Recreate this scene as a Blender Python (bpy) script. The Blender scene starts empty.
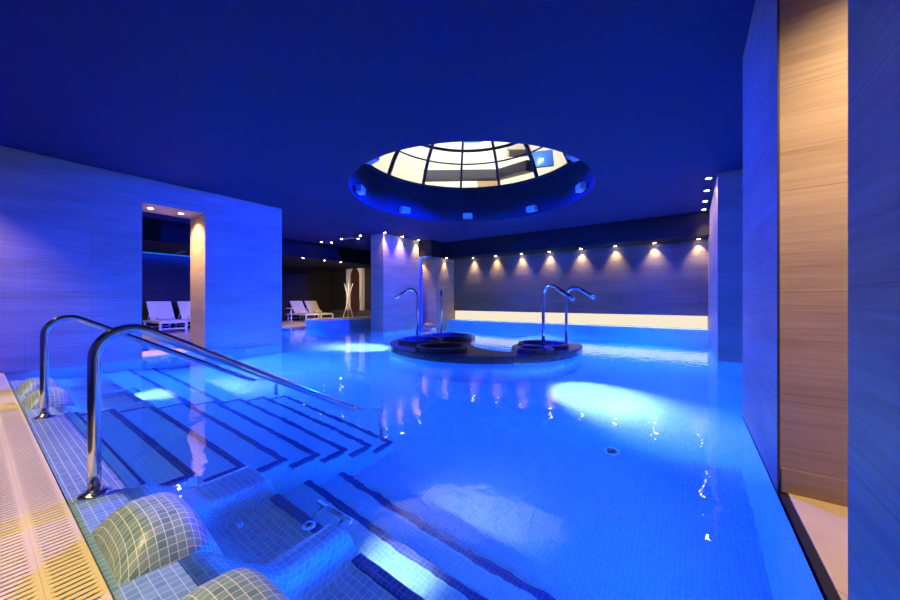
import bpy, bmesh, math, random
from mathutils import Vector, Matrix
random.seed(7)
SC = bpy.context.scene
COL = SC.collection
PI = math.pi

# ------------------------------------------------------------------ helpers
def link(o, parent=None):
    COL.objects.link(o)
    if parent is not None:
        o.parent = parent
        o.matrix_parent_inverse = Matrix.Translation(-Vector(parent['_loc'])) if '_loc' in parent.keys() else Matrix()
    return o

def obj(name, bm, mat, parent=None, smooth=False, local=False, recalc=True):
    if recalc:
        bmesh.ops.recalc_face_normals(bm, faces=bm.faces)
    me = bpy.data.meshes.new(name)
    bm.to_mesh(me); bm.free()
    for m in (mat if isinstance(mat, (list, tuple)) else [mat]):
        me.materials.append(m)
    if smooth:
        for p in me.polygons: p.use_smooth = True
    o = bpy.data.objects.new(name, me)
    COL.objects.link(o)
    if parent is not None:
        o.parent = parent
        if not local:
            o.matrix_parent_inverse = Matrix.Translation(-parent.location)
    return o

def tag(o, label, cat, group=None):
    o['label'] = label; o['category'] = cat
    if group: o['group'] = group
    return o

def thing(name, label, cat, loc=(0, 0, 0), rz=0, group=None):
    o = bpy.data.objects.new(name, None)
    COL.objects.link(o)
    o.empty_display_size = .1
    o.location = loc; o.rotation_euler = (0, 0, rz)
    return tag(o, label, cat, group)

def struct(name, bm, mat, smooth=False):
    o = obj(name, bm, mat, None, smooth)
    o['kind'] = 'structure'
    return o

def BM(): return bmesh.new()

def box(bm, x0, x1, y0, y1, z0, z1, bev=0.0, mi=0, segs=2):
    r = bmesh.ops.create_cube(bm, size=1.0)
    vs = r['verts']
    for v in vs:
        v.co = Vector(((x0 + x1) / 2 + v.co.x * (x1 - x0), (y0 + y1) / 2 + v.co.y * (y1 - y0), (z0 + z1) / 2 + v.co.z * (z1 - z0)))
    fs = {f for v in vs for f in v.link_faces}
    for f in fs: f.material_index = mi
    if bev > 0:
        es = list({e for v in vs for e in v.link_edges})
        r2 = bmesh.ops.bevel(bm, geom=es, offset=bev, segments=segs, affect='EDGES', profile=.5)
        vs = list({v for f in r2['faces'] for v in f.verts})
    return vs

def obox(bm, p0, p1, w, h, up=Vector((0, 0, 1)), bev=0.0):
    """bar of section w x h from p0 to p1"""
    p0, p1 = Vector(p0), Vector(p1)
    d = (p1 - p0); L = d.length; d.normalize()
    s = d.cross(up)
    if s.length < 1e-4: s = d.cross(Vector((0, 1, 0)))
    s.normalize(); u = s.cross(d)
    r = bmesh.ops.create_cube(bm, size=1.0)
    for v in r['verts']:
        c = v.co.copy()
        v.co = (p0 + p1) / 2 + d * (c.x * L) + s * (c.y * w) + u * (c.z * h)
    if bev > 0:
        es = list({e for v in r['verts'] for e in v.link_edges})
        bmesh.ops.bevel(bm, geom=es, offset=bev, segments=2, affect='EDGES', profile=.5)

def tube(bm, pts, r, n=14, caps=True, radii=None):
    pts = [Vector(p) for p in pts]
    rings = []
    t0 = (pts[1] - pts[0]).normalized()
    nrm = t0.cross(Vector((0, 0, 1)))
    if nrm.length < 1e-3: nrm = t0.cross(Vector((1, 0, 0)))
    nrm.normalize()
    for i, p in enumerate(pts):
        if i == 0: t = pts[1] - pts[0]
        elif i == len(pts) - 1: t = pts[-1] - pts[-2]
        else: t = (pts[i + 1] - p).normalized() + (p - pts[i - 1]).normalized()
        t.normalize()
        nrm = (nrm - t * nrm.dot(t)).normalized()
        b = t.cross(nrm)
        rr = radii[i] if radii else r
        rings.append([bm.verts.new(p + (nrm * math.cos(2 * PI * k / n) + b * math.sin(2 * PI * k / n)) * rr) for k in range(n)])
    for a, b in zip(rings, rings[1:]):
        for k in range(n):
            f = bm.faces.new((a[k], a[(k + 1) % n], b[(k + 1) % n], b[k])); f.smooth = True
    if caps:
        bm.faces.new(rings[0][::-1]); bm.faces.new(rings[-1])

def lathe(bm, prof, c=(0, 0, 0), n=32, axis='Z', closed=False):
    """prof: list of (radius, height)"""
    c = Vector(c); rings = []
    for (r, h) in prof:
        ring = []
        for k in range(n):
            a = 2 * PI * k / n
            p = Vector((r * math.cos(a), r * math.sin(a), h))
            if axis == 'X': p = Vector((p.z, p.x, p.y))
            if axis == 'Y': p = Vector((p.y, p.z, p.x))
            ring.append(bm.verts.new(c + p))
        rings.append(ring)
    for a, b in zip(rings, rings[1:]):
        for k in range(n):
            bm.faces.new((a[k], a[(k + 1) % n], b[(k + 1) % n], b[k]))
    if closed:
        a, b = rings[-1], rings[0]
        for k in range(n):
            bm.faces.new((a[k], a[(k + 1) % n], b[(k + 1) % n], b[k]))
    else:
        if prof[0][0] > 1e-5: bm.faces.new(rings[0][::-1])
        if prof[-1][0] > 1e-5: bm.faces.new(rings[-1])
    bmesh.ops.remove_doubles(bm, verts=bm.verts, dist=1e-6)

def prism(bm, poly, axis, a0, a1):
    """polygon in the two other axes extruded along axis"""
    def mk(p, a):
        if axis == 'X': return Vector((a, p[0], p[1]))
        if axis == 'Y': return Vector((p[0], a, p[1]))
        return Vector((p[0], p[1], a))
    A = [bm.verts.new(mk(p, a0)) for p in poly]
    B = [bm.verts.new(mk(p, a1)) for p in poly]
    n = len(poly)
    bm.faces.new(A[::-1]); bm.faces.new(B)
    for i in range(n):
        bm.faces.new((A[i], A[(i + 1) % n], B[(i + 1) % n], B[i]))

def arc(c, r, a0, a1, n, plane='XY', z=0):
    out = []
    for i in range(n + 1):
        a = a0 + (a1 - a0) * i / n
        out.append((c[0] + r * math.cos(a), c[1] + r * math.sin(a)))
    return out

def holed_slab(name, outer, holes, z0, z1, bevel=0.0):
    """slab with holes through it, via a filled 2-D curve turned into a mesh"""
    cu = bpy.data.curves.new(name, 'CURVE'); cu.dimensions = '2D'; cu.fill_mode = 'BOTH'
    cu.extrude = (z1 - z0) / 2 - bevel; cu.bevel_depth = bevel; cu.bevel_resolution = 2
    for loop in [outer] + holes:
        s = cu.splines.new('POLY'); s.points.add(len(loop) - 1); s.use_cyclic_u = True
        for p, q in zip(s.points, loop): p.co = (q[0], q[1], 0, 1)
    o = bpy.data.objects.new(name + '_tmp', cu); COL.objects.link(o)
    dg = bpy.context.evaluated_depsgraph_get()
    me = bpy.data.meshes.new_from_object(o.evaluated_get(dg))
    bpy.data.objects.remove(o)
    bm = BM(); bm.from_mesh(me); bpy.data.meshes.remove(me)
    bmesh.ops.translate(bm, verts=bm.verts, vec=(0, 0, (z0 + z1) / 2))
    bmesh.ops.remove_doubles(bm, verts=bm.verts, dist=1e-5)
    return bm

# ------------------------------------------------------------------ materials
def new_mat(name):
    m = bpy.data.materials.new(name); m.use_nodes = True
    nt = m.node_tree
    return m, nt, nt.nodes['Principled BSDF'], nt.nodes, nt.links

def plain(name, col, rough=.5, metal=0, spec=.5, noise=0.0, nscale=20, bump=0.0):
    m, nt, p, N, L = new_mat(name)
    p.inputs['Base Color'].default_value = (*col, 1)
    p.inputs['Roughness'].default_value = rough
    p.inputs['Metallic'].default_value = metal
    p.inputs['Specular IOR Level'].default_value = spec
    if noise or bump:
        tc = N.new('ShaderNodeTexCoord'); nz = N.new('ShaderNodeTexNoise')
        nz.inputs['Scale'].default_value = nscale; nz.inputs['Detail'].default_value = 5
        L.new(tc.outputs['Object'], nz.inputs['Vector'])
        if noise:
            mx = N.new('ShaderNodeMix'); mx.data_type = 'RGBA'
            mx.inputs['A'].default_value = (*[c * (1 - noise) for c in col], 1)
            mx.inputs['B'].default_value = (*[min(1, c * (1 + noise)) for c in col], 1)
            L.new(nz.outputs['Fac'], mx.inputs['Factor']); L.new(mx.outputs['Result'], p.inputs['Base Color'])
        if bump:
            b = N.new('ShaderNodeBump'); b.inputs['Strength'].default_value = bump; b.inputs['Distance'].default_value = .01
            L.new(nz.outputs['Fac'], b.inputs['Height']); L.new(b.outputs['Normal'], p.inputs['Normal'])
    return m

def emit(name, col, strength):
    m = bpy.data.materials.new(name); m.use_nodes = True
    nt = m.node_tree; nt.nodes.clear()
    e = nt.nodes.new('ShaderNodeEmission'); o = nt.nodes.new('ShaderNodeOutputMaterial')
    e.inputs['Color'].default_value = (*col, 1); e.inputs['Strength'].default_value = strength
    nt.links.new(e.outputs[0], o.inputs[0])
    return m

def tile_mat(name, tile, tile2, grout, pitch=.035, gw=.09, uv=False, rough=.2):
    m, nt, p, N, L = new_mat(name)
    p.inputs['Roughness'].default_value = rough
    tc = N.new('ShaderNodeTexCoord')
    def math_(op, a, b=None):
        n = N.new('ShaderNodeMath'); n.operation = op
        for i, s in enumerate((a, b)):
            if s is None: continue
            if isinstance(s, (int, float)): n.inputs[i].default_value = s
            else: L.new(s, n.inputs[i])
        return n.outputs[0]
    mp = N.new('ShaderNodeMapping')
    mp.inputs['Scale'].default_value = (1 / pitch,) * 3
    mp.inputs['Location'].default_value = (.137, .371, .253)
    L.new(tc.outputs['UV' if uv else 'Object'], mp.inputs['Vector'])
    sp = N.new('ShaderNodeSeparateXYZ'); L.new(mp.outputs[0], sp.inputs[0])
    ge = N.new('ShaderNodeNewGeometry'); sn = N.new('ShaderNodeSeparateXYZ'); L.new(ge.outputs['True Normal'], sn.inputs[0])
    g = None
    for i in range(2 if uv else 3):
        ln = math_('LESS_THAN', math_('FRACT', sp.outputs[i]), gw)
        if not uv:
            ln = math_('MULTIPLY', ln, math_('LESS_THAN', math_('ABSOLUTE', sn.outputs[i]), .72))
        g = ln if g is None else math_('MAXIMUM', g, ln)
    fl = N.new('ShaderNodeVectorMath'); fl.operation = 'FLOOR'; L.new(mp.outputs[0], fl.inputs[0])
    wn = N.new('ShaderNodeTexWhiteNoise'); wn.noise_dimensions = '3D'; L.new(fl.outputs[0], wn.inputs['Vector'])
    mx = N.new('ShaderNodeMix'); mx.data_type = 'RGBA'
    mx.inputs['A'].default_value = (*tile, 1); mx.inputs['B'].default_value = (*tile2, 1)
    L.new(wn.outputs['Value'], mx.inputs['Factor'])
    m2 = N.new('ShaderNodeMix'); m2.data_type = 'RGBA'
    m2.inputs['B'].default_value = (*grout, 1)
    L.new(mx.outputs['Result'], m2.inputs['A']); L.new(g, m2.inputs['Factor'])
    L.new(m2.outputs['Result'], p.inputs['Base Color'])
    r = N.new('ShaderNodeMapRange'); r.inputs['To Min'].default_value = rough; r.inputs['To Max'].default_value = .7
    L.new(g, r.inputs['Value']); L.new(r.outputs[0], p.inputs['Roughness'])
    return m

def veneer(name, c1, c2, seam, pw=1.3, ph=.52, rough=.5, seamw=.0025, grain=55, spec=.2):
    """horizontal-grain wood-look cladding with panel joints"""
    m, nt, p, N, L = new_mat(name)
    p.inputs['Roughness'].default_value = rough
    p.inputs['Specular IOR Level'].default_value = spec
    tc = N.new('ShaderNodeTexCoord')
    mp = N.new('ShaderNodeMapping'); mp.inputs['Scale'].default_value = (1.6, 1.6, grain)
    L.new(tc.outputs['Object'], mp.inputs['Vector'])
    nz = N.new('ShaderNodeTexNoise'); nz.inputs['Scale'].default_value = 1.0; nz.inputs['Detail'].default_value = 8
    nz.inputs['Roughness'].default_value = .65
    L.new(mp.outputs[0], nz.inputs['Vector'])
    mp2 = N.new('ShaderNodeMapping'); mp2.inputs['Scale'].default_value = (.8, .8, 6)
    L.new(tc.outputs['Object'], mp2.inputs['Vector'])
    nz2 = N.new('ShaderNodeTexNoise'); nz2.inputs['Scale'].default_value = 1.0; nz2.inputs['Detail'].default_value = 4
    L.new(mp2.outputs[0], nz2.inputs['Vector'])
    ad = N.new('ShaderNodeMath'); ad.operation = 'MULTIPLY_ADD'
    L.new(nz2.outputs['Fac'], ad.inputs[0]); ad.inputs[1].default_value = .7
    L.new(nz.outputs['Fac'], ad.inputs[2])
    rp = N.new('ShaderNodeMapRange'); rp.inputs['From Min'].default_value = .55; rp.inputs['From Max'].default_value = 1.15
    L.new(ad.outputs[0], rp.inputs['Value'])
    mx = N.new('ShaderNodeMix'); mx.data_type = 'RGBA'
    mx.inputs['A'].default_value = (*c1, 1); mx.inputs['B'].default_value = (*c2, 1)
    L.new(rp.outputs[0], mx.inputs['Factor'])
    # joints: (x+y, z) brick grid
    sp = N.new('ShaderNodeSeparateXYZ'); L.new(tc.outputs['Object'], sp.inputs[0])
    sm = N.new('ShaderNodeMath'); sm.operation = 'ADD'; L.new(sp.outputs[0], sm.inputs[0]); L.new(sp.outputs[1], sm.inputs[1])
    cb = N.new('ShaderNodeCombineXYZ'); L.new(sm.outputs[0], cb.inputs[0]); L.new(sp.outputs[2], cb.inputs[1])
    br = N.new('ShaderNodeTexBrick'); br.inputs['Scale'].default_value = 1
    br.inputs['Brick Width'].default_value = pw; br.inputs['Row Height'].default_value = ph
    br.inputs['Mortar Size'].default_value = seamw; br.inputs['Mortar Smooth'].default_value = .2
    br.inputs['Color1'].default_value = (.95, .95, .95, 1); br.inputs['Color2'].default_value = (1.05, 1.05, 1.05, 1)
    br.offset = .5
    L.new(cb.outputs[0], br.inputs['Vector'])
    mu = N.new('ShaderNodeMix'); mu.data_type = 'RGBA'; mu.blend_type = 'MULTIPLY'; mu.inputs['Factor'].default_value = 1
    L.new(mx.outputs['Result'], mu.inputs['A']); L.new(br.outputs['Color'], mu.inputs['B'])
    m2 = N.new('ShaderNodeMix'); m2.data_type = 'RGBA'; m2.inputs['B'].default_value = (*seam, 1)
    L.new(mu.outputs['Result'], m2.inputs['A']); L.new(br.outputs['Fac'], m2.inputs['Factor'])
    L.new(m2.outputs['Result'], p.inputs['Base Color'])
    b = N.new('ShaderNodeBump'); b.inputs['Strength'].default_value = .25; b.inputs['Distance'].default_value = .004
    L.new(nz.outputs['Fac'], b.inputs['Height']); L.new(b.outputs['Normal'], p.inputs['Normal'])
    return m

M = {}
M['wood'] = veneer('wood_cladding', (.26, .175, .112), (.46, .33, .22), (.19, .135, .09), seamw=.0016)
M['darkwood'] = veneer('dark_cladding', (.07, .055, .045), (.15, .118, .092), (.022, .018, .014), pw=.9, ph=.3, grain=40, spec=.25, rough=.6)
M['loungewall'] = veneer('lounge_panels', (.016, .014, .016), (.036, .032, .032), (.008, .007, .007), pw=1.2, ph=2.6, spec=.2, rough=.6)
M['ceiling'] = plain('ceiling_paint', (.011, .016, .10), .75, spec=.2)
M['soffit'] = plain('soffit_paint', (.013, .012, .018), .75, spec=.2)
M['shaft'] = plain('shaft_paint', (.03, .04, .09), .7, spec=.2)
M['tile'] = tile_mat('pool_mosaic', (.21, .52, .70), (.27, .58, .76), (.38, .68, .82), .03, .09)
M['tile_uv'] = tile_mat('headrest_mosaic', (.13, .24, .30), (.27, .39, .43), (.80, .78, .70), .029, .09, uv=True, rough=.38)
M['tile_bench'] = tile_mat('bench_mosaic', (.17, .31, .46), (.25, .40, .54), (.42, .58, .68), .034, .08, uv=True)
M['paletile'] = tile_mat('tub_mosaic', (.55, .66, .72), (.62, .72, .78), (.7, .78, .82), .03, .09)
M['strip'] = tile_mat('navy_mosaic', (.03, .05, .2), (.04, .065, .25), (.10, .15, .4), .03, .08)
M['island'] = tile_mat('slate_mosaic', (.05, .055, .075), (.10, .11, .14), (.03, .03, .04), .03, .12)
M['grate'] = plain('grating_plastic', (.80, .64, .36), .5, noise=.06, nscale=8)
M['gutter'] = plain('gutter', (.12, .095, .06), .8)
M['stone'] = plain('beige_stone', (.62, .50, .36), .45, noise=.08, nscale=6)
M['plank'] = veneer('pale_planks', (.62, .46, .25), (.82, .66, .40), (.35, .25, .13), pw=1.4, ph=.2, grain=3)
M['steel'] = plain('polished_steel', (.78, .76, .74), .13, 1)
M['chrome'] = plain('chrome', (.85, .87, .9), .06, 1)
M['white'] = plain('white_lacquer', (.80, .78, .74), .4)
M['fabric'] = plain('sling_fabric', (.72, .68, .62), .8, noise=.08, nscale=90, bump=.2)
M['towel'] = plain('towel', (.78, .66, .42), .95, noise=.1, nscale=120, bump=.6)
M['frame'] = plain('dark_metal', (.012, .016, .05), .4, 0)
M['black'] = plain('black_plastic', (.015, .015, .018), .5)
M['door'] = plain('door_wood', (.055, .022, .015), .5, noise=.3, nscale=4)
M['plaster'] = plain('white_plaster', (.74, .72, .70), .6)
M['darkstone'] = plain('dark_stone', (.05, .045, .045), .5, noise=.2, nscale=10)
M['rattan'] = plain('orange_weave', (.55, .26, .08), .8, noise=.2, nscale=60)
M['bulb'] = emit('lamp_face', (1, .86, .62), 130)
M['cove'] = emit('cove_diffuser', (1, .88, .68), 1.95)
M['blue_lens'] = emit('blue_lens', (.02, .18, 1), 1.5)
M['pool_lens'] = emit('pool_lens', (.25, .6, 1), 2)
M['flood_body'] = plain('flood_housing', (.55, .6, .7), .35)
M['facade'] = plain('facade_render', (.8, .76, .68), .9, noise=.05, nscale=1.5)
M['greywin'] = plain('window_tint', (.32, .30, .27), .4)
M['bluepaint'] = plain('blue_paint', (.06, .16, .62), .5)
M['bluepanel'] = plain('blue_panel', (.02, .12, .6), .5)

def glass_thin():
    m = bpy.data.materials.new('thin_glass'); m.use_nodes = True
    nt = m.node_tree; N, L = nt.nodes, nt.links; N.clear()
    o = N.new('ShaderNodeOutputMaterial'); mx = N.new('ShaderNodeMixShader')
    t = N.new('ShaderNodeBsdfTransparent'); g = N.new('ShaderNodeBsdfGlossy'); f = N.new('ShaderNodeFresnel')
    g.inputs['Roughness'].default_value = .01; t.inputs['Color'].default_value = (.95, .97, .96, 1)
    f.inputs['IOR'].default_value = 1.2
    L.new(f.outputs[0], mx.inputs[0]); L.new(t.outputs[0], mx.inputs[1]); L.new(g.outputs[0], mx.inputs[2])
    L.new(mx.outputs[0], o.inputs[0])
    return m
M['glass'] = glass_thin()

def water_mat():
    m, nt, p, N, L = new_mat('pool_water')
    p.inputs['Base Color'].default_value = (.64, .95, 1, 1)
    p.inputs['Roughness'].default_value = 0.0
    p.inputs['Transmission Weight'].default_value = 1
    p.inputs['IOR'].default_value = 1.33
    tc = N.new('ShaderNodeTexCoord')
    nz = N.new('ShaderNodeTexNoise'); nz.inputs['Scale'].default_value = 5.5; nz.inputs['Detail'].default_value = 2
    L.new(tc.outputs['Object'], nz.inputs['Vector'])
    b = N.new('ShaderNodeBump'); b.inputs['Strength'].default_value = .11; b.inputs['Distance'].default_value = .03
    L.new(nz.outputs['Fac'], b.inputs['Height']); L.new(b.outputs['Normal'], p.inputs['Normal'])
    return m
M['water'] = water_mat()

# ------------------------------------------------------------------ lights
WARM = (1, .72, .40)
def spot(name, loc, target, power, col, angle, blend=.6, size=.03, parent=None):
    ld = bpy.data.lights.new(name, 'SPOT'); ld.energy = power; ld.color = col
    ld.spot_size = math.radians(angle); ld.spot_blend = blend; ld.shadow_soft_size = size
    ld.cycles.use_multiple_importance_sampling = False
    o = bpy.data.objects.new(name, ld); COL.objects.link(o)
    o.location = loc
    o.rotation_euler = (Vector(target) - Vector(loc)).to_track_quat('-Z', 'Y').to_euler()
    if parent:
        o.parent = parent; o.matrix_parent_inverse = Matrix.Translation(-parent.location)
    return o

# ------------------------------------------------------------------ dimensions
CEIL = 3.08; LOW = 2.52; FLOOR = -1.25
XL = -7.6; XR = .37; YB = 10.6

# ------------------------------------------------------------------ pool shell & floors
b = BM(); box(b, -12.2, 3.2, .5, 10.4, FLOOR - .2, FLOOR); struct('floor', b, M['tile'])
b = BM(); box(b, -12, 3.2, .02, .27, FLOOR, -.03); box(b, -12, -6.75, .28, .5, FLOOR, -.02); struct('trim_2', b, M['tile'])
# water surface
b = BM()
OUT = [(-10.4, .3), (-8.37, .3), (-8.37, 4.125), (-7.595, 4.125), (-7.595, .28), (.365, .28), (.365, 3.845), (3.195, 3.845), (3.195, 7.075), (.365, 7.075), (.365, 10.115),
       (-7.295, 10.115), (-7.295, 9.235), (-7.795, 9.235), (-7.795, 7.445), (-8.375, 7.445), (-8.375, 10.195), (-10.115, 10.195), (-10.115, 6.965), (-11.335, 6.965), (-11.335, 10.195), (-11.795, 10.195), (-11.795, 5.605), (-10.395, 5.605)]
b.faces.new([b.verts.new((x, y, 0)) for x, y in OUT])
bmesh.ops.triangulate(b, faces=b.faces[:])
bmesh.ops.recalc_face_normals(b, faces=b.faces)
if b.faces[:][0].normal.z < 0: bmesh.ops.reverse_faces(b, faces=b.faces)
o = obj('pool_water', b, M['water'], recalc=False); o['kind'] = 'stuff'
tag(o, 'clear still water filling the blue lit pool', 'water')

# ledge along the front edge: tiled sill, visible between deck and first step
def sill_bm(x0, x1):
    bm = BM()
    uvl = bm.loops.layers.uv.new('UVMap')
    prof = [(.275, -.03), (.28, .012), (.36, .012), (.45, .006), (.52, -.006), (.575, -.014), (.58, -.02)]
    return bm, prof

# deck beside the pool
b = BM(); box(b, -9.5, 1.2, -3.2, .275, -.3, -.035)
struct('floor.001', b, M['gutter'])
def grating(name, y0, y1, label):
    bm = BM(); x = -7.6
    while x < .36:
        box(bm, x, x + .0215, y0 + .012, y1 - .012, -.03, .012)
        x += .03
    for yy in (y0, y1 - .02): box(bm, -7.6, .36, yy, yy + .02, -.034, .0105)
    o = obj(name, bm, M['grate'])
    return tag(o, label, 'drain grating')
grating('drain_grating', .148, .276, 'narrow cream slatted drain grating right beside the tiled pool edge')
grating('drain_grating', -.16, .1475, 'wide cream slatted drain grating one row back from the tiled pool edge')
b = BM(); box(b, -9.5, 1.2, -3.2, -.17, -.034, .012); struct('floor.002', b, M['darkstone'])

# ------------------------------------------------------------------ entry steps with nosing strips
SX0, SX1 = -4.5, -2.45
NY = [.56, .80, 1.085, 1.37, 1.64, 1.92, 2.2, 2.47]
DZ = .155
steps = thing('pool_steps', 'broad tiled entry steps going down into the pool between the two handrails', 'steps', (-3.47, .56, FLOOR))
poly = [(.28, FLOOR), (.28, .012), (.36, .012), (.45, .005), (NY[0], -.016)]
for k in range(1, 8):
    zt = -DZ * k if k else -.016
    poly += [(NY[k - 1], zt), (NY[k], zt)]
poly += [(NY[7], FLOOR)]
b = BM(); prism(b, poly, 'X', SX0, SX1)
bmesh.ops.triangulate(b, faces=[f for f in b.faces if len(f.verts) > 4])
obj('treads', b, M['tile'], steps)
# the dry sill in front of the steps carries the darker mosaic
b = BM(); prism(b, [(.28, .0125), (.36, .0128), (.45, .0065), (.5, -.003), (.5, -.02), (.28, -.02)], 'X', SX0, SX1)
M['tile_sill'] = tile_mat('sill_mosaic', (.16, .27, .36), (.24, .35, .43), (.50, .58, .62), .034, .09)
obj('top_ledge', b, M['tile_sill'], steps)
for k in range(8):
    zt = -DZ * k if k else -.016
    b = BM()
    box(b, SX0, SX1 + .004, NY[k] - .045, NY[k] + .003, zt - .012, zt + .003)
    if k:
        box(b, SX1 - .045, SX1 + .004, NY[k] - .24, NY[k] - .045, zt - .03, zt + .003)
        box(b, SX0 - .004, SX0 + .045, NY[k] - .24, NY[k] - .045, zt - .03, zt + .003)
    obj('nosing', b, M['strip'], steps)

# lower terraces either side of the steps
def terrace(x0, x1, label):
    t = thing('pool_terrace', label, 'pool terrace', ((x0 + x1) / 2, 1.5, FLOOR))
    b = BM()
    prism(b, [(1.103, FLOOR), (1.103, -.93), (1.55, -.93), (1.55, -1.09), (1.86, -1.09), (1.86, FLOOR)], 'X', x0, x1)
    obj('treads', b, M['tile'], t)
    for y, z in ((1.55, -.93), (1.86, -1.09)):
        b = BM(); box(b, x0, x1, y - .05, y + .004, z - .03, z + .003); obj('nosing', b, M['strip'], t)
terrace(SX1 + .002, XR, 'wide submerged tiled terrace with two dark edge lines, on the near side of the steps')
terrace(XL, SX0 - .002, 'wide submerged tiled terrace with dark edge lines, by the wall beyond the steps')

# submerged benches with tiled headrests
def sstep(a, b_, x):
    t = max(0, min(1, (x - a) / (b_ - a))); return t * t * (3 - 2 * t)
def height_mesh(x0, x1, y0, y1, nx, ny, fz, zbot, centred=False):
    bm = BM(); uvl = bm.loops.layers.uv.new('UVMap')
    V = [[bm.verts.new((x0 + (x1 - x0) * i / nx, y0 + (y1 - y0) * j / ny, fz(x0 + (x1 - x0) * i / nx, y0 + (y1 - y0) * j / ny))) for j in range(ny + 1)] for i in range(nx + 1)]
    # arc length along both directions
    sx = [[0.0] * (ny + 1) for _ in range(nx + 1)]; sy = [[0.0] * (ny + 1) for _ in range(nx + 1)]
    for i in range(nx + 1):
        for j in range(1, ny + 1): sy[i][j] = sy[i][j - 1] + (V[i][j].co - V[i][j - 1].co).length
    mid = nx // 2
    for j in range(ny + 1):
        for i in range(1, nx + 1): sx[i][j] = sx[i - 1][j] + (V[i][j].co - V[i - 1][j].co).length
        off = sx[mid][j]
        for i in range(nx + 1): sx[i][j] -= off
    if centred:
        jm = int(ny * .38)
        for i in range(nx + 1):
            oy = sy[i][jm]
            for j in range(ny + 1): sy[i][j] -= oy
    uv = {}
    for i in range(nx + 1):
        for j in range(ny + 1): uv[V[i][j]] = (sx[i][j] + 5, sy[i][j] + 5)
    for i in range(nx):
        for j in range(ny):
            f = bm.faces.new((V[i][j], V[i + 1][j], V[i + 1][j + 1], V[i][j + 1])); f.smooth = True
            for l in f.loops: l[uvl].uv = uv[l.vert]
    # skirt
    ring = [V[i][0] for i in range(nx + 1)] + [V[nx][j] for j in range(1, ny + 1)] + [V[i][ny] for i in range(nx - 1, -1, -1)] + [V[0][j] for j in range(ny - 1, 0, -1)]
    low = [bm.verts.new((v.co.x, v.co.y, zbot)) for v in ring]
    n = len(ring); s = 0
    for k in range(n):
        k2 = (k + 1) % n
        f = bm.faces.new((ring[k2], ring[k], low[k], low[k2]))
        w = (ring[k2].co - ring[k].co).length
        h = [abs(ring[k2].co.z - zbot), abs(ring[k].co.z - zbot), 0, 0]
        us = [s + w, s, s, s + w]
        for l, uu, hh in zip(f.loops, us, h): l[uvl].uv = (uu, hh)
        s += w
    bm.faces.new(low[::-1])
    return bm

def make_bench(x0, x1, seats, label, side):
    t = thing('submerged_bench', label, 'pool bench', ((x0 + x1) / 2, .7, FLOOR))
    def fz(x, y):
        lounge = max(sstep(.34, .22, abs(x - c)) for c in seats)
        base = .012 - .016 * sstep(.34, .52, y)
        drop = sstep(.50, .80, y)
        depth = .30 + .17 * lounge
        return base - depth * drop + .03 * lounge * sstep(.9, 1.09, y)
    obj('seat', height_mesh(x0, x1, .28, 1.10, 90, 34, fz, FLOOR), M['tile_bench'], t, recalc=False)
    for i, c in enumerate(seats):
        b = BM(); box(b, c - .235, c + .235, 1.05, 1.104, -.458, -.424); obj('edge_strip', b, M['strip'], t)
        def hz(x, y, c=c):
            u_, v_ = abs(x - c) / .245, abs(y - .465) / .17
            tilt = 1 - .25 * sstep(0, .3, y - .45)
            e = (max(0.0, 1 - u_ ** 3.2) * max(0.0, 1 - v_ ** 2.6)) ** .7
            f0 = fz(x, y)
            return f0 - .012 + e * (.14 * tilt + .012 - min(0, f0))
        obj('headrest', height_mesh(c - .25, c + .25, .30, .74, 34, 30, hz, -.55, True), M['tile_uv'], t, recalc=False)
        b = BM(); lathe(b, [(.0, .02), (.012, .018), (.018, .006), (.018, 0)], (c + .19 * side, .70, -.03), 14, 'Y'); obj('water_jet', b, M['chrome'], t, True)
    xm = (seats[0] + seats[1]) / 2 - .12 * side
    g = BM(); tube(g, [(xm - .14, 1.15, -.30), (xm + .14, 1.15, -.30)], .017); gb = obj('grab_bar', g, M['steel'], t, True)
    for s in (-.09, .09):
        g = BM(); tube(g, [(xm + s, 1.15, -.30), (xm + s, 1.08, -.36)], .010)
        k_ = obj('bracket', g, M['steel'], gb, True, local=True); k_.matrix_parent_inverse = Matrix()
    g = BM(); lathe(g, [(.036, 0), (.036, .01), (.026, .022), (.01, .03), (0, .032)], (xm, 1.0, -.295), 20); obj('air_button', g, M['chrome'], t, True)
make_bench(SX1 + .004, XR - .004, (-1.85, -1.08), 'submerged bench with two tiled headrest humps nearest the camera', 1)
make_bench(-6.75, SX0 - .004, (-5.87, -5.1), 'submerged bench with two tiled headrest humps by the wall beyond the far handrail', -1)

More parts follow.
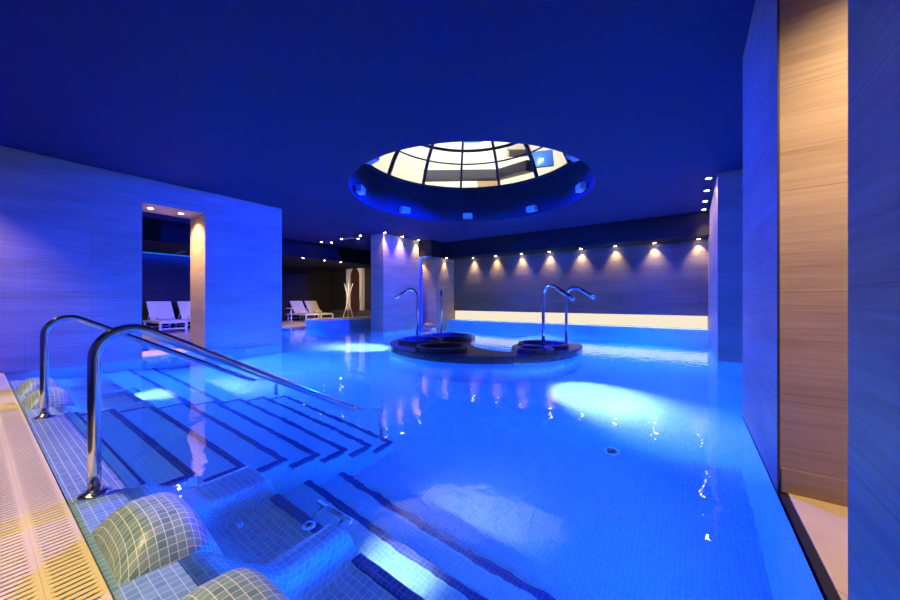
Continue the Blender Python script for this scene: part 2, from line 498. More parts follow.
# ------------------------------------------------------------------ handrails
def handrail(x, label):
    t = thing('handrail', label, 'handrail', (x, .37, .012), group='handrails beside the pool steps')
    pts = [(x, .37, .012)]
    pts += [(x, .37, .25), (x, .37, .5), (x, .37, .68)]
    # bend into the slope
    sl = math.atan(.56); r = .14
    n = 12; ang = PI / 2 + sl
    cy, cz = .37 + r, .705
    for i in range(n + 1):
        a = PI - (ang) * i / n
        pts.append((x, cy + r * math.cos(a), cz + r * math.sin(a)))
    y, z = pts[-1][1], pts[-1][2]
    ye = 2.28
    for i in range(1, 13):
        q = i / 12
        pts.append((x, y + (ye - y) * q, z - .565 * (ye - y) * q))
    ze = pts[-1][2]
    for i in range(1, 8):
        a = (PI / 2 - sl) * i / 7
        # ease to horizontal then down
        pts.append((x, ye + .10 * math.sin(a + sl) - .10 * math.sin(sl), ze - .10 * (math.cos(sl) - math.cos(a + sl))))
    yy, zz = pts[-1][1], pts[-1][2]
    zend = -.93
    b = BM(); tube(b, pts, .026, 18); obj('top_rail', b, M['steel'], t, True)
    b = BM(); tube(b, [(x, ye + .06, ze - .03), (x, ye + .06, -.5), (x, ye + .06, -DZ * 6 - .0)], .022, 16); obj('lower_post', b, M['steel'], t, True)
    b = BM(); lathe(b, [(.062, 0), (.062, .006), (.05, .014), (.03, .018), (.027, .03)], (x, .37, .012), 28); obj('base_flange', b, M['steel'], t, True)
handrail(-2.48, 'polished steel handrail at the near side of the pool steps')
handrail(-4.45, 'polished steel handrail at the far side of the pool steps')

# ------------------------------------------------------------------ walls
def wall_with_opening(name, x0, x1, y0, y1, oy0, oy1, oz0, oz1, ztop, mat):
    bm = BM()
    box(bm, x0, x1, y0, oy0, -.004, ztop)
    box(bm, x0, x1, oy1, y1, -.004, ztop)
    box(bm, x0, x1, oy0, oy1, oz1, ztop)
    return struct(name, bm, mat)
wall_with_opening('wall_left', XL - .76, XL, -3.2, 4.12, 1.70, 2.62, 0, 2.66, CEIL, M['wood'])
b = BM(); box(b, XL - .76, XL, .5, 4.12, FLOOR, -.005); box(b, XL - .76, XL, 1.70, 2.62, -.005, 0); struct('trim_3', b, M['tile'])
b = BM(); box(b, XL - .78, XL + .012, 1.702, 2.618, .0, .035, .004); struct('windowsill', b, M['stone']).name = 'trim_4'

wall_with_opening('wall_right', XR, XR + .80, -3.2, 3.84, 1.455, 2.41, 0, 2.80, CEIL, M['wood'])
b = BM(); box(b, XR, XR + .80, .28, 3.84, FLOOR, -.005); box(b, XR + .03, XR + .8, 1.455, 2.41, -.005, -.0); struct('trim_5', b, M['tile'])
b = BM(); box(b, XR + .035, 3.2, 1.3, 2.6, -.02, .02); struct('floor.003', b, M['plank'])
b = BM(); box(b, XR + .004, XR + .034, 1.455, 2.41, -.02, .014); struct('trim_6', b, M['black'])
b = BM(); box(b, XR + .012, XR + .8, 2.398, 2.411, .02, .14); struct('baseboard_right', b, M['wood'])
b = BM(); box(b, XR - .003, XR + .006, 2.398, 2.412, .0, 2.80); struct('trim_7', b, M['black'])
# second block on the right and the back end wall
b = BM(); box(b, XR, 3.2, 7.08, 11.4, -.004, CEIL); struct('wall_right.001', b, M['wood'])
b = BM(); box(b, XR, 3.2, 7.08, 10.4, FLOOR, -.005); struct('trim_8', b, M['tile'])
b = BM(); box(b, 3.2, 3.4, -3.2, 11.4, FLOOR, CEIL); struct('wall_outer', b, M['wood'])
b = BM(); box(b, -17, 3.4, -3.4, -3.2, -.4, CEIL); struct('wall_front', b, M['wood'])
# long dark back wall, cove and bench
b = BM(); box(b, -7.3, XR, YB, YB + .15, .60, LOW); box(b, -7.3, XR, YB + .3, YB + .45, FLOOR, LOW); struct('wall_back', b, M['darkwood'])
b = BM(); box(b, -7.3, XR, 10.12, YB + .3, FLOOR, .28); struct('trim_9', b, M['tile'])
cv = thing('cove_light', 'long glowing cream light strip along the foot of the back wall', 'light strip', (-3.46, 10.68, .28))
b = BM(); box(b, -7.29, XR - .01, YB + .07, YB + .10, .285, .60); obj('diffuser', b, M['cove'], cv)
b = BM(); box(b, -7.29, XR - .01, YB + .10, YB + .13, .28, .60); obj('housing', b, M['white'], cv)
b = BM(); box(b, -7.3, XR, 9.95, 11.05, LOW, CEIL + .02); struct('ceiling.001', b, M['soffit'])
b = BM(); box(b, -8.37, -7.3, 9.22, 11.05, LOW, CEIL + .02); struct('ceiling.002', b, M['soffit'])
# left pillar and the block behind it
b = BM(); box(b, -8.37, -7.8, 7.45, 9.15, -.004, CEIL); struct('wall_pillar', b, M['wood'])
b = BM(); box(b, -8.37, -7.8, 7.45, 9.15, FLOOR, -.005); struct('trim_10', b, M['tile'])
b = BM(); box(b, -8.37, -7.3, 9.5, 11.05, FLOOR, LOW); struct('wall_niche', b, M['wood'])
b = BM(); box(b, -7.80, -7.70, 9.16, 9.24, -.3, LOW, .004); box(b, -7.80, -7.3, 9.17, 9.23, LOW - .05, LOW - .001, .003); struct('trim_11', b, M['bluepaint'])
# ceiling with round opening
DC = (-3.58, 5.74); DR = 2.30
hole = [(DC[0] + DR * math.cos(2 * PI * k / 96), DC[1] + DR * math.sin(2 * PI * k / 96)) for k in range(96)]
b = holed_slab('ceiling', [(-17, -3.4), (3.4, -3.4), (3.4, 11.4), (-17, 11.4)], [hole], CEIL, CEIL + .12)
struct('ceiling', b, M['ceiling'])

# lounge area on the left
b = BM(); box(b, -17, -10.4, -3.2, 5.6, -.4, .02); box(b, -17, -11.8, 5.6, 11.4, -.4, .02); struct('floor.004', b, M['stone'])
b = BM(); box(b, -12.2, -10.4, .5, 5.6, FLOOR, -.402); box(b, -12.2, -11.8, 5.6, 10.4, FLOOR, -.402); box(b, -12, -7.3, 10.2, 10.4, FLOOR, .02); struct('trim_12', b, M['tile'])
b = BM(); box(b, -11.8, -7.3, 10.2, 11.4, -.4, .018); struct('floor.005', b, M['stone'])
b = BM(); box(b, -14.4, -14.1, -3.2, 5.6, 0, LOW); box(b, -15.7, -15.5, 5.6, 11.4, 0, LOW); box(b, -15.7, -14.1, 5.5, 5.7, 0, LOW); struct('wall_lounge', b, M['loungewall'])
b = BM(); box(b, -15.7, -8.37, 10.95, 11.2, 0, CEIL); struct('wall_lounge.001', b, M['loungewall'])
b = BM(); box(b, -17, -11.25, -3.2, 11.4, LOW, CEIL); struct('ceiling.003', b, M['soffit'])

# arched doorway on the lounge back wall
DX = -13.3
dr = thing('door_1', 'dark door in a white arched doorway at the top of dark steps', 'door', (DX, 10.9, .5)); dr['kind'] = 'structure'
W, H = .56, 2.3
z0 = .5
ar = .42; zc = z0 + 1.62
b = BM()
box(b, DX - W, DX - ar, 10.75, 10.95, z0, z0 + H); box(b, DX + ar, DX + W, 10.75, 10.95, z0, z0 + H)
for k in range(20):
    a0_, a1_ = PI * k / 20, PI * (k + 1) / 20
    q = [(DX + ar * math.cos(a), zc + .47 * math.sin(a)) for a in (a0_, a1_)]
    prism(b, [q[0], q[1], (q[1][0], z0 + H), (q[0][0], z0 + H)], 'Y', 10.75, 10.95)
obj('door_surround', b, M['plaster'], dr)
b = BM(); box(b, DX - ar, DX + ar, 10.90, 10.945, z0, z0 + 2.1); d_ = obj('door_leaf', b, M['door'], dr)
b = BM(); lathe(b, [(.0, 0), (.035, -.01), (.035, -.03), (.015, -.035), (.012, 0)], (DX + .28, 10.9, z0 + 1.0), 14, 'Y'); obj('door_knob', b, M['steel'], dr)
pl = thing('stone_steps', 'dark stone platform with a step below the arched doorway', 'steps', (-12.9, 10.3, .02))
b = BM(); box(b, -14.6, -9.0, 10.42, 10.94, .02, .5, .01); obj('upper_step', b, M['darkstone'], pl)
b = BM(); box(b, -14.4, -9.2, 10.22, 10.42, .02, .26, .01); obj('lower_step', b, M['darkstone'], pl)

# whirlpool tub with pale rim
tb = thing('whirlpool_tub', 'low white tub with glowing blue water in front of the arched doorway', 'tub', (-10.7, 8.6, FLOOR))
TX0, TX1, TY0, TY1 = -11.3, -10.15, 7.0, 10.15
b = BM(); box(b, TX0, TX0 + .2, TY0, TY1, FLOOR, .27); box(b, TX1 - .28, TX1, TY0, TY1, FLOOR, .27)
box(b, TX0 + .2, TX1 - .28, TY0, TY0 + .2, FLOOR, .27); box(b, TX0 + .2, TX1 - .28, TY1 - .2, TY1, FLOOR, .27); box(b, TX0 + .2, TX1 - .28, TY0 + .2, TY1 - .2, FLOOR, -.55)
obj('tub_body', b, M['tile'], tb)
b = BM(); box(b, TX0 - .03, TX0 + .23, TY0 - .03, TY1 + .02, .27, .30, .006); box(b, TX1 - .31, TX1 + .03, TY0 - .03, TY1 + .02, .27, .30, .006)
box(b, TX0 + .23, TX1 - .31, TY0 - .03, TY0 + .23, .27, .30, .006); box(b, TX0 + .23, TX1 - .31, TY1 - .23, TY1 + .02, .27, .30, .006)
obj('rim', b, M['plaster'], tb)
b = BM(); b.faces.new([b.verts.new(p) for p in ((TX0 + .2, TY0 + .2, .22), (TX1 - .28, TY0 + .2, .22), (TX1 - .28, TY1 - .2, .22), (TX0 + .2, TY1 - .2, .22))])
obj('tub_water', b, M['water'], tb, recalc=False)

# ------------------------------------------------------------------ skylight: shaft, ribs, panes
b = BM(); lathe(b, [(DR - .004, CEIL + .002), (DR - .004, 3.95), (DR + .15, 3.95), (DR + .15, CEIL + .10)], (DC[0], DC[1], 0), 96, closed=True)
# keep only the lining above the ceiling underside
struct('trim_1', b, M['shaft'], False)
dm = thing('glass_dome', 'round glass skylight dome with dark ribs above the pool', 'skylight', (DC[0], DC[1], 3.95))
rise = 1.5; SR = (DR * DR + rise * rise) / (2 * rise); zc0 = 3.95 + rise - SR
def dome_pt(rho, a, off=0):
    z = zc0 + math.sqrt(max(0, SR * SR - rho * rho))
    n = Vector((rho * math.cos(a), rho * math.sin(a), z - zc0)).normalized()
    return Vector((DC[0] + rho * math.cos(a), DC[1] + rho * math.sin(a), z)) + n * off
VA = math.radians(90 + 35.2)       # viewing azimuth
NR = 14
for k in range(NR):
    a = VA + math.radians(2.5) + 2 * PI * k / NR
    b = BM()
    pts = [dome_pt(DR * (1 - q / 12 * .92), a) for q in range(13)]
    for p, q in zip(pts, pts[1:]): obox(b, p, q, .05, .09, up=(p - Vector((DC[0], DC[1], zc0))).normalized())
    obj('rib', b, M['frame'], dm)
    b = BM(); a2 = a + 2 * PI / NR; g = []
    for i in range(13):
        rho = DR * (1 - i / 12 * .92)
        g.append([b.verts.new(dome_pt(rho, a + (a2 - a) * j / 4, .03)) for j in range(5)])
    for r0, r1 in zip(g, g[1:]):
        for j in range(4): b.faces.new((r0[j], r0[j + 1], r1[j + 1], r1[j]))
    obj('pane', b, M['glass'], dm, True)
for rho, w in ((1.76, .075), (1.98, .04), (1.1, .05)):
    b = BM(); pts = [dome_pt(rho, 2 * PI * k / 64) for k in range(65)]
    tube(b, pts, w / 2 * 1.0, 8, caps=False); obj('ring', b, M['frame'], dm, True)
b = BM(); lathe(b, [(.0, .06), (.22, .05), (.22, -.03), (0, -.03)], (DC[0], DC[1], 3.95 + rise - .02), 24); obj('crown_cap', b, M['frame'], dm)
b = BM(); pts = [(DC[0] + (DR - .02) * math.cos(2 * PI * k / 64), DC[1] + (DR - .02) * math.sin(2 * PI * k / 64), 3.95) for k in range(65)]
tube(b, pts, .04, 8, caps=False); obj('base_ring', b, M['frame'], dm)

# flood lamps around the shaft
names = ['farthest from the camera', 'second to the left of the farthest', 'at the left end', 'at the near left edge', 'nearest the camera', 'at the near right edge', 'at the right end', 'to the right of the farthest']
names[1] = 'to the left of the farthest'
for k in range(8):
    a = VA + 2 * PI * k / 8 - math.radians(2)
    ca, sa = math.cos(a), math.sin(a)
    p = Vector((DC[0] + (DR - .02) * ca, DC[1] + (DR - .02) * sa, CEIL + .13))
    t = thing('floodlight', 'blue floodlight under the skylight, ' + names[k], 'floodlight', p, a, 'floodlights around the skylight')
    b = BM(); box(b, -.16, -.03, -.13, .13, -.07, .07, .012); obj('housing', b, M['flood_body'], t, local=True)
    b = BM(); box(b, -.168, -.158, -.11, .11, -.055, .055, .004); obj('lens', b, M['blue_lens'], t, local=True)
    b = BM(); box(b, -.03, .012, -.04, .04, -.03, .03, .004); obj('bracket', b, M['black'], t, local=True)

# ------------------------------------------------------------------ what stands outside above the glass
cf, cr = Vector((-.577, .817, 0)), Vector((.817, .577, 0))
def at(px, py, d):
    return cf * d + cr * ((px - 450) / 340 * d) + Vector((0, 0, 1 + (300 - py) / 340 * d))
bl = thing('footbridge', 'dark footbridge outside beyond the glass dome', 'footbridge', at(470, 178, 13))
b = BM()
obox(b, at(424, 176, 13), at(500, 175, 13), .3, .34); obox(b, at(498, 175, 13), at(530, 166, 11.2), .3, .34)
obj('deck', b, M['frame'], bl)
b = BM(); obox(b, at(424, 181, 13), at(428, 172, 13), .06, .06); obj('rail_end', b, M['frame'], bl)
pn = thing('blue_banner', 'blue banner board with a lamp outside beyond the right part of the glass dome', 'panel', at(543, 160, 12))
b = BM(); obox(b, at(533, 160, 12), at(553, 158, 12), .12, .55); obj('board', b, M['bluepanel'], pn)
b = BM(); lathe(b, [(0, .05), (.05, .03), (.06, 0), (0, -.02)], at(541, 160, 11.85), 14); obj('lamp', b, M['bulb'], pn)
fc = thing('lit_facade', 'cream brightly lit building facade seen through the glass dome', 'building', at(470, 170, 15))
b = BM()
fp = [at(300 + 40 * i, 300, 15.2 - .035 * (i - 4) ** 2) for i in range(10)]
for p, q in zip(fp, fp[1:]):
    obox(b, Vector((p.x, p.y, 6.5)), Vector((q.x, q.y, 6.5)), .3, 6.4)
obj('wall', b, M['facade'], fc)
for px, y0_, y1_ in ((508, 140, 150),):
    b = BM(); obox(b, at(px, y0_ + 5, 14.6), at(px + 22, y0_ + 5, 14.6), .1, .4); obj('window', b, M['greywin'], fc)
for k in range(3):
    p = at(390 + 80 * k, 150, 9.0); p.z = 9.5
    q = at(390 + 80 * k, 300, 15.0); q.z = 6.2
    spot('facade_fill', p, q, 3500, (1, .9, .74), 95, .8, .15)  # unseen lamps added above the roof to brighten the facade
bx = thing('timber_door', 'small timber clad doorway outside, low behind the glass dome', 'doorway', at(488, 186, 14))
b = BM(); obox(b, at(478, 186, 14), at(499, 185, 14), .3, .8); obj('door_panel', b, M['wood'], bx)

# ------------------------------------------------------------------ island with basins
IC = Vector((-3.68, 6.47)); IR = 2.0
def circ(c, rx, ry, n=40, rot=0):
    out = []
    for k in range(n):
        a = 2 * PI * k / n
        x, y = rx * math.cos(a), ry * math.sin(a)
        out.append((c[0] + x * math.cos(rot) - y * math.sin(rot), c[1] + x * math.sin(rot) + y * math.cos(rot)))
    return out
isl = thing('pool_island', 'round dark mosaic island with hollow basins in the middle of the pool', 'pool island', (IC.x, IC.y, FLOOR))
outer = circ(IC, IR, IR, 96)
def rel(x, y):   # island frame: right / away as seen from the deck
    return (IC.x + cr.x * x + cf.x * y, IC.y + cr.y * x + cf.y * y)
LB = [(-1.35, -.12, .40), (-.74, .74, .46), (-.88, -1.18, .40)]
RB = [(1.08, -.80, .40), (.76, -1.47, .24)]
def disc_with_bay():
    """full disc, with the water bay between the two lobes and behind the right lobe cut away"""
    pts = []
    a_end = math.radians(109); a_start = math.radians(-9)
    n = 90; sweep = 2 * PI - (a_end - a_start)
    for k in range(n + 1):
        a = a_start - sweep * k / n
        pts.append(rel(IR * math.cos(a), IR * math.sin(a)))
    bay = [(-.60, 1.88), (-.25, 1.62), (-.12, 1.2), (-.16, .6), (-.26, .0), (-.30, -.5), (-.16, -1.05), (.10, -1.38), (.32, -1.50), (.44, -1.30), (.46, -.95), (.58, -.55), (.80, -.34), (1.3, -.30), (1.94, -.31)]
    P = [Vector((*p, 0)) for p in bay]
    P = [P[0]] + P + [P[-1]]
    for i in range(1, len(P) - 2):
        for q_ in range(4):
            q = q_ / 4
            v = .5 * ((2 * P[i]) + (P[i + 1] - P[i - 1]) * q + (2 * P[i - 1] - 5 * P[i] + 4 * P[i + 1] - P[i + 2]) * q * q + (-P[i - 1] + 3 * P[i] - 3 * P[i + 1] + P[i + 2]) * q ** 3)
            if i == 1 and q_ == 0: continue
            pts.append(rel(v.x, v.y))
    return pts
holes = [circ(rel(x, y), r, r, 36) for x, y, r in LB + RB]
b = holed_slab('isl', disc_with_bay(), holes, FLOOR, -.12); obj('drum', b, M['tile'], isl)
b = holed_slab('isl2', disc_with_bay(), holes, -.12, .10, .02); obj('platform', b, M['island'], isl)
for x, y, r in LB + RB:
    b = BM(); lathe(b, [(r - .005, -.6), (r - .005, .15), (r + .01, .172), (r + .065, .172), (r + .08, .15), (r + .08, .02)], (*rel(x, y), 0), 40)
    for f in list(b.faces):
        if len(f.verts) > 4: b.faces.remove(f)
    obj('basin_rim', b, M['island'], isl)

# swan-neck spouts
def spout(px, py, dirx, diry, label, reach=.52):
    t = thing('water_spout', label, 'water spout', (px, py, .10), group='swan-neck spouts on the island')
    d = Vector((dirx, diry, 0)).normalized()
    pts = [Vector((px, py, .10)), Vector((px, py, .5)), Vector((px, py, .9)), Vector((px, py, 1.08))]
    r = .17
    for i in range(1, 13):
        a = PI - math.radians(128) * i / 12
        pts.append(Vector((px, py, 1.08)) + d * (r + r * math.cos(a)) + Vector((0, 0, r * math.sin(a))))
    e = pts[-1]; t2 = (pts[-1] - pts[-2]).normalized()
    b = BM(); tube(b, pts, .03, 16); obj('pipe', b, M['chrome'], t, True)
    b = BM(); tube(b, [e, e + t2 * (reach - .2) * .6, e + t2 * (reach - .2)], .03, 16, radii=[.031, .036, .042]); obj('nozzle', b, M['chrome'], t, True)
    b = BM(); lathe(b, [(.07, 0), (.07, .01), (.05, .02), (.032, .04)], (px, py, .10), 24); obj('base_flange', b, M['chrome'], t, True)
spout(*rel(-1.5, .6), -1, -.35, 'chrome swan-neck spout bending left on the left end of the island')
spout(*rel(-.96, 1.6), -.6, .8, 'chrome swan-neck spout seen end-on behind the left basins of the island')
spout(*rel(.95, -1.30), cr.x * .62 - cf.x * .78, cr.y * .62 - cf.y * .78, 'chrome swan-neck spout on the right half of the island, front of the right pair', .58)
spout(*rel(1.65, -.46), cr.x * .85 - cf.x * .5, cr.y * .85 - cf.y * .5, 'chrome swan-neck spout at the right end of the island, rear of the right pair')

# floor drain
t = thing('floor_drain', 'round drain cover in the pool floor', 'drain', (-.63, 3.66, FLOOR))
b = BM(); lathe(b, [(.055, 0), (.055, .006), (.05, .01), (0, .011)], (-.63, 3.66, FLOOR), 32); obj('cover', b, M['steel'], t)
b = BM(); lathe(b, [(.075, 0), (.075, .005), (.056, .007), (.056, 0)], (-.63, 3.66, FLOOR), 32); obj('ring', b, M['white'], t)

# ------------------------------------------------------------------ downlights
ORD = ['first', 'second', 'third', 'fourth', 'fifth', 'sixth', 'seventh', 'eighth', 'ninth']
def downlight_proto():
    b = BM(); lathe(b, [(.034, -.002), (.05, -.006), (.056, 0), (.034, .0)], (0, 0, 0), 24, closed=True)
    ring = obj('trim_ring', b, M['white']); ring.hide_render = False
    b = BM(); lathe(b, [(0, -.004), (.034, -.003), (.034, .0), (0, .0)], (0, 0, 0), 20)
    bulb = obj('lamp_face', b, M['bulb'])
    return ring, bulb
RING, BULB = downlight_proto()
first_dl = [True]
def downlight(x, y, z, label, group, target, power, angle, blend=.8, col=WARM):
    t = thing('downlight', label, 'downlight', (x, y, z - .0005), 0, group)
    for src in (RING, BULB):
        c = src if first_dl[0] else src.copy()
        if not first_dl[0]: COL.objects.link(c)
        c.parent = t
    first_dl[0] = False
    spot('downlight_beam', (x, y, z - .02), target, power, col, angle, blend, .025, t)
    return t
xs = [-7.33, -6.4, -5.48, -4.54, -3.61, -2.65, -1.72, -.77, .175]
for i, x in enumerate(xs):
    downlight(x, 10.50, LOW, f'{ORD[i]} small downlight from the left in the row above the long dark back wall', 'downlights over the back wall', (x, 10.58, 1.6), 330, 78, 1)
for i, y in enumerate((7.3, 8.1, 8.95, 9.75)):
    downlight(.26, y, CEIL, f'{ORD[i]} downlight from the camera in the ceiling row beside the right end wall', 'ceiling downlights by the right end wall', (.35, y, 1.6), 270, 74, 1)
for i, y in enumerate((7.42, 8.2, 9.0)):
    downlight(-7.70, y, CEIL, f'{ORD[i]} downlight from the camera washing the side of the left pillar', 'downlights over the left pillar', (-7.79, y, 2), 270, 76, 1)
downlight(-7.95, 9.32, LOW, 'downlight in the narrow niche behind the left pillar', 'niche downlights', (-7.95, 9.5, 1), 170, 80)
downlight(-7.2, 9.98, LOW, 'downlight over the pale end of the niche block behind the left pillar', 'niche downlights', (-7.29, 9.98, 1.6), 130, 66)
for i, (x, y) in enumerate(((-10.8, 7.3), (-10.58, 7.56), (-9.72, 7.34), (-9.17, 7.6), (-8.7, 7.3))):
    downlight(x, y, CEIL, f'{ORD[i]} ceiling downlight from the left between the left wall and the pillar', 'ceiling downlights before the lounge', (x, y + .2, 0), 60, 50)
for i, y in enumerate((2.2, 5.0, 6.97, 7.85, 8.6)):  # first two are out of view, added to brighten the left loungers
    downlight(-11.42, y, LOW, f'{ORD[i]} downlight from the left along the edge of the lowered lounge ceiling', 'lounge edge downlights', (-12.9, y + (1.5 if y > 8 else .8), 1.0 if y > 8 else 0), 560 if y > 8 else 230, 100)
for i, y in enumerate((1.9, 2.35)):
    downlight(XL - .38, y, 2.66, ('left' if i == 0 else 'right') + ' downlight in the lintel of the left wall opening', 'lintel downlights', (XL - .38, y + .25, 0), 350, 125)

t = thing('blue_light_strip', 'blue light strip at the top of the dark wall seen through the left wall opening', 'light strip', (-14.06, 3.5, 2.49))
b = BM(); box(b, -14.1, -14.03, 1.5, 5.3, 2.485, 2.52); obj('profile', b, M['blue_lens'], t)
ld = bpy.data.lights.new('strip_beam', 'AREA'); ld.shape = 'RECTANGLE'; ld.size = .05; ld.size_y = 3.8; ld.energy = 120; ld.color = (0, .03, 1)
ld.cycles.use_multiple_importance_sampling = False
lo = bpy.data.objects.new('strip_beam', ld); COL.objects.link(lo); lo.location = (-13.98, 3.4, 2.48); lo.rotation_euler = (0, math.radians(12), 0)

# ceiling vents
def vent(x, y, z, label):
    t = thing('ceiling_vent', label, 'vent', (x, y, z))
    b = BM(); box(b, x - .3, x + .3, y - .06, y + .06, z - .012, z - .001, .003); obj('vent_frame', b, M['plaster'], t)
    b = BM()
    for k in range(4): box(b, x - .27, x + .27, y - .045 + k * .027, y - .035 + k * .027, z - .016, z - .012)
    obj('vent_slats', b, M['black'], t)
vent(-9.5, 7.42, CEIL, 'slim ceiling air vent among the downlights before the lounge')
vent(-13.2, 3.9, LOW, 'slim air vent in the lowered ceiling seen through the left wall opening')

# ------------------------------------------------------------------ loungers, towels, coat stand
def make_lounger():
    t = thing('sun_lounger', '', 'sun lounger')
    L_, W_ = 1.75, .62      # foot end at x=0, head end towards -x
    b = BM()
    for s in (-1, 1): box(b, -L_, 0, s * W_ / 2 - .02, s * W_ / 2 + .02, .29, .345, .004)
    box(b, -.04, 0, -W_ / 2 + .02, W_ / 2 - .02, .29, .345, .004); box(b, -L_, -L_ + .04, -W_ / 2 + .02, W_ / 2 - .02, .29, .345, .004)
    obj('frame', b, M['white'], t, local=True)
    for x in (-.03, -L_ + .25):
        for s in (-1, 1):
            b = BM(); box(b, x - .028, x + .028, s * (W_ / 2) - .026, s * (W_ / 2) + .026, 0, .29, .004); obj('leg', b, M['white'], t, local=True)
        b = BM(); box(b, x - .015, x + .015, -W_ / 2 + .02, W_ / 2 - .02, .11, .15, .003); obj('stretcher', b, M['white'], t, local=True)
    b = BM(); box(b, -.98, -.03, -W_ / 2 + .03, W_ / 2 - .03, .335, .365, .01); obj('seat_sling', b, M['fabric'], t, local=True)
    b = BM(); obox(b, (-.96, 0, .36), (-1.38, 0, .92), W_ - .03, .035, bev=.008); obj('backrest', b, M['fabric'], t, local=True)
    b = BM()
    obox(b, (-1.22, -.24, .69), (-1.5, -.24, .33), .025, .025); obox(b, (-1.22, .24, .69), (-1.5, .24, .33), .025, .025); obox(b, (-1.49, -.24, .34), (-1.49, .24, .34), .025, .025)
    obj('backrest_prop', b, M['white'], t, local=True)
    return t
def copy_tree(o):
    c = o.copy(); COL.objects.link(c)
    for ch in o.children:
        d = ch.copy(); COL.objects.link(d); d.parent = c
    return c
proto = make_lounger()
spots_ = [(-12.45, 3.50, 'white sun lounger with raised back, first from the left through the wall opening'),
          (-12.45, 4.28, 'white sun lounger partly hidden behind the lit jamb of the wall opening'),
          (-13.85, 8.93, 'cream sun lounger, left one of the pair beside the long left wall end'),
          (-13.85, 9.68, 'cream sun lounger, right one of the pair, nearer the arched doorway')]
for i, (x, y, lab) in enumerate(spots_):
    o = proto if i == 0 else copy_tree(proto)
    o.location = (x, y, .02); o['label'] = lab; o['group'] = 'sun loungers on the lounge deck'
tl = ['on the first lounger seen through the wall opening', 'on the lounger behind the lit jamb', 'on the left lounger of the far pair', 'on the right lounger of the far pair']
tw0 = None
for i, (x, y, lab) in enumerate(spots_):
    if tw0 is None:
        b = BM(); tube(b, [(0, -.2, .058), (0, -.1, .058), (0, .1, .058), (0, .2, .058)], .058, 20)
        sp = []
        for k in range(36):
            a = k / 36 * 5 * PI; r = .012 + .042 * k / 36
            sp.append((r * math.cos(a), .203, .058 + r * math.sin(a)))
        tube(b, sp, .004, 5)
        tw0 = tw = obj('rolled_towel', b, M['towel'], None, True)
    else:
        tw = tw0.copy(); COL.objects.link(tw)
    tw.location = (x - .80, y + .02, .02 + .367)
    tag(tw, 'rolled yellow towel ' + tl[i], 'towel', 'rolled towels on the loungers')
# small side table
t = thing('side_table', 'small white side table left of the far pair of loungers', 'side table', (-14.6, 8.3, .02))
b = BM(); lathe(b, [(0, 0), (.22, 0), (.22, .025), (0, .025)], (-14.6, 8.35, .62), 28); obj('tabletop', b, M['white'], t)
b = BM(); lathe(b, [(.15, 0), (.15, .015), (.025, .03), (.025, .60), (0, .60)], (-14.6, 8.35, .02), 20); obj('pedestal', b, M['white'], t)
# coat stand: three crossing poles
t = thing('coat_stand', 'white coat stand of crossing poles in front of the arched doorway', 'coat stand', (-12.25, 9.6, .02))
cx, cy = -12.25, 9.6
for k in range(3):
    a = math.radians(20 + 120 * k)
    p0 = Vector((cx + .30 * math.cos(a), cy + .30 * math.sin(a), .02)); p1 = Vector((cx - .2 * math.cos(a) + .03, cy - .2 * math.sin(a), 1.72))
    b = BM(); tube(b, [p0, (p0 + p1) / 2, p1], .018, 10); obj('pole', b, M['white'], t, True)
# orange woven stool in the niche
t = thing('woven_stool', 'round orange woven stool at the foot of the niche behind the pillar', 'stool', (-7.55, 9.37, .03))
b = BM(); lathe(b, [(0, 0), (.12, 0), (.16, .05), (.16, .12), (.12, .16), (0, .17)], (-7.55, 9.36, .03), 24); obj('cushion', b, M['rattan'], t, True)
b = BM(); box(b, -7.8, -7.3, 9.24, 9.5, FLOOR, .03); struct('trim_13', b, M['stone'])

# ------------------------------------------------------------------ pool lamps
PB = (0, .088, 1.0)
PW = (.20, .55, 1.0)
def pool_lamp(p, d, power, label, col=PB, angle=165, size=.08):
    d = Vector(d).normalized(); p = Vector(p)
    t = thing('underwater_lamp', label, 'pool lamp', p, 0, 'underwater lamps')
    q = d.to_track_quat('Z', 'Y').to_matrix().to_4x4()
    b = BM(); lathe(b, [(.07, 0), (.10, .0), (.10, .012), (.07, .018)], (0, 0, 0), 24, closed=True); b.transform(q); obj('bezel', b, M['steel'], t, local=True)
    b = BM(); lathe(b, [(0, 0), (.07, 0), (.068, .012), (0, .018)], (0, 0, 0), 24); b.transform(q); obj('lens', b, M['pool_lens'], t, local=True)
    ld = bpy.data.lights.new('pool_beam', 'SPOT'); ld.energy = power; ld.color = col; ld.spot_size = math.radians(angle); ld.spot_blend = .5 if col[0] < .5 else 1.0; ld.shadow_soft_size = size
    ld.cycles.use_multiple_importance_sampling = False
    o = bpy.data.objects.new('pool_beam', ld); COL.objects.link(o); o.parent = t; o.location = d * .03
    o.rotation_euler = d.to_track_quat('-Z', 'Y').to_euler()
PW_ = 1750
pool_lamp((XL, 3.4, -.5), (1, .2, -.1), PW_, 'underwater lamp in the left wall under the plain panel', (.1, .36, 1))
pool_lamp((XL, 2.0, -.14), (1, -.1, -.05), PW_ * 2.2, 'underwater lamp below the opening in the left wall')
pool_lamp((XR, .95, -.16), (-1, .25, -.06), PW_ * .8, 'added off-frame underwater lamp low in the right wall nearest the camera')  # added out of view to fill steps and foreground with blue
pool_lamp((.62, 3.842, -.5), (-.6, 1, -.1), PW_ * .5, 'added hidden underwater lamp in the end face of the right wall')  # added behind the wall end to light the bay and far water
pool_lamp((XR, 8.6, -.5), (-1, -.2, -.1), PW_, 'underwater lamp under the right end wall')
for i, x in enumerate((-6.0, -3.5, -1.0)):
    pool_lamp((x, 10.12, -.5), (0, -1, -.1), PW_, f'{ORD[i]} underwater lamp from the left in the front of the back bench', (.05, .24, 1))
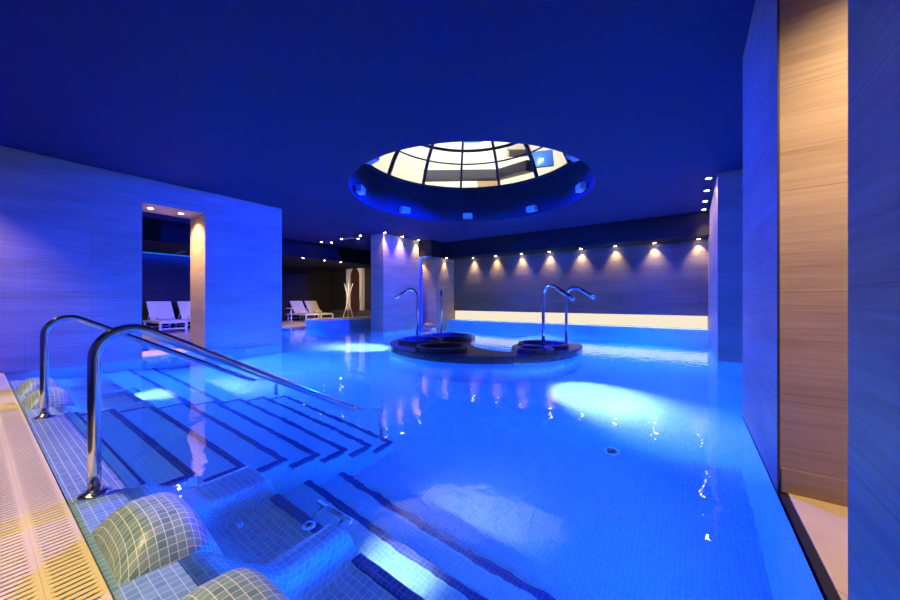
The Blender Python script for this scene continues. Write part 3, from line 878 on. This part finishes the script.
pool_lamp((3.2, 5.4, -.5), (-1, 0, -.1), PW_, 'underwater lamp in the side bay behind the right wall')
pool_lamp((-10.4, 3, -.5), (1, 0, -.1), PW_, 'underwater lamp below the lounge deck behind the left wall')
pool_lamp((-11.8, 6.1, -.5), (1, -.2, -.1), PW_, 'underwater lamp below the deck edge left of the tub')
# bright white-blue lamps
pool_lamp((-1.36, 1.104, -.66), (0, .75, -1), 430, 'white underwater lamp in the near bench front', (1, .78, .66), 84)
pool_lamp((-5.6, 1.104, -.66), (0, .9, -1), 900, 'white underwater lamp in the front of the bench by the wall', (1, .78, .66), 92)
def isl_lamp(px, py, power, label, dip=-1.1, ang=56):
    d = Vector((px - IC.x, py - IC.y, 0)).normalized()
    p = Vector((IC.x, IC.y, -.5)) + d * IR
    pool_lamp(p, d + Vector((0, 0, dip)), power, label, (1, .80, .68), ang)
isl_lamp(-1.5, 5.3, 3000, 'white underwater lamp on the right flank of the island', -.9, 66)
isl_lamp(-7.0, 5.6, 2800, 'white underwater lamp on the left flank of the island', -.75, 64)
isl_lamp(-3.6, 9.5, 1500, 'white underwater lamp on the far side of the island', -.9, 64)
# tub glow
pool_lamp((-10.435, 8.4, 0), (-1, 0, .1), 60, 'white lamp inside the whirlpool tub', (.4, .75, 1), 150)

# ------------------------------------------------------------------ blue floods and warm deck lamps
FB = (0, .014, 1.0)
for k in range(8):
    a = VA + 2 * PI * k / 8 - math.radians(2)
    p = Vector((DC[0] + (DR - .25) * math.cos(a), DC[1] + (DR - .25) * math.sin(a), CEIL + .05))
    tgt = p - Vector((math.cos(a), math.sin(a), .36))
    spot('flood_beam', p, tgt, 20500 * (.10, .5, .6, .2, .08, .8, .95, .62)[k], FB, 52, .5, .1)
for i, (x, y, pw) in enumerate(((-1.5, -.75, 640), (-3.2, -.75, 560), (-5.0, -.75, 560), (-7.1, -.55, 330))):
    downlight(x, y, CEIL, f'{ORD[i]} warm downlight above the deck counted from the camera side', 'deck downlights', (x, y + .7, 0), pw * 1.6, 76 if i == 3 else 44, .9, (1, .78, .38))
downlight(.95, 1.52, 2.80, 'warm downlight in the lintel of the right wall opening', 'right lintel downlight', (.95, 2.41, .8), 560, 105, .9)

# ------------------------------------------------------------------ world, camera, view
w = bpy.data.worlds.new('World'); SC.world = w; w.use_nodes = True
bg = w.node_tree.nodes['Background']; bg.inputs['Color'].default_value = (.004, .006, .02, 1); bg.inputs['Strength'].default_value = 1.0

cd = bpy.data.cameras.new('camera'); cd.sensor_width = 36; cd.lens = 340 / 900 * 36; cd.clip_start = .02
cam = bpy.data.objects.new('camera', cd); COL.objects.link(cam)
cam.location = (0, 0, 1); cam.rotation_euler = (PI / 2, 0, math.radians(35.22))
SC.camera = cam
SC.view_settings.view_transform = 'Standard'; SC.view_settings.look = 'None'
SC.view_settings.exposure = -1.05; SC.view_settings.gamma = 1
try: SC.view_settings.use_curve_mapping = False
except Exception: pass
SC.cycles.max_bounces = 10; SC.cycles.diffuse_bounces = 2; SC.cycles.glossy_bounces = 4
SC.cycles.transmission_bounces = 6; SC.cycles.transparent_max_bounces = 8
SC.cycles.sample_clamp_indirect = 40; SC.cycles.blur_glossy = .5
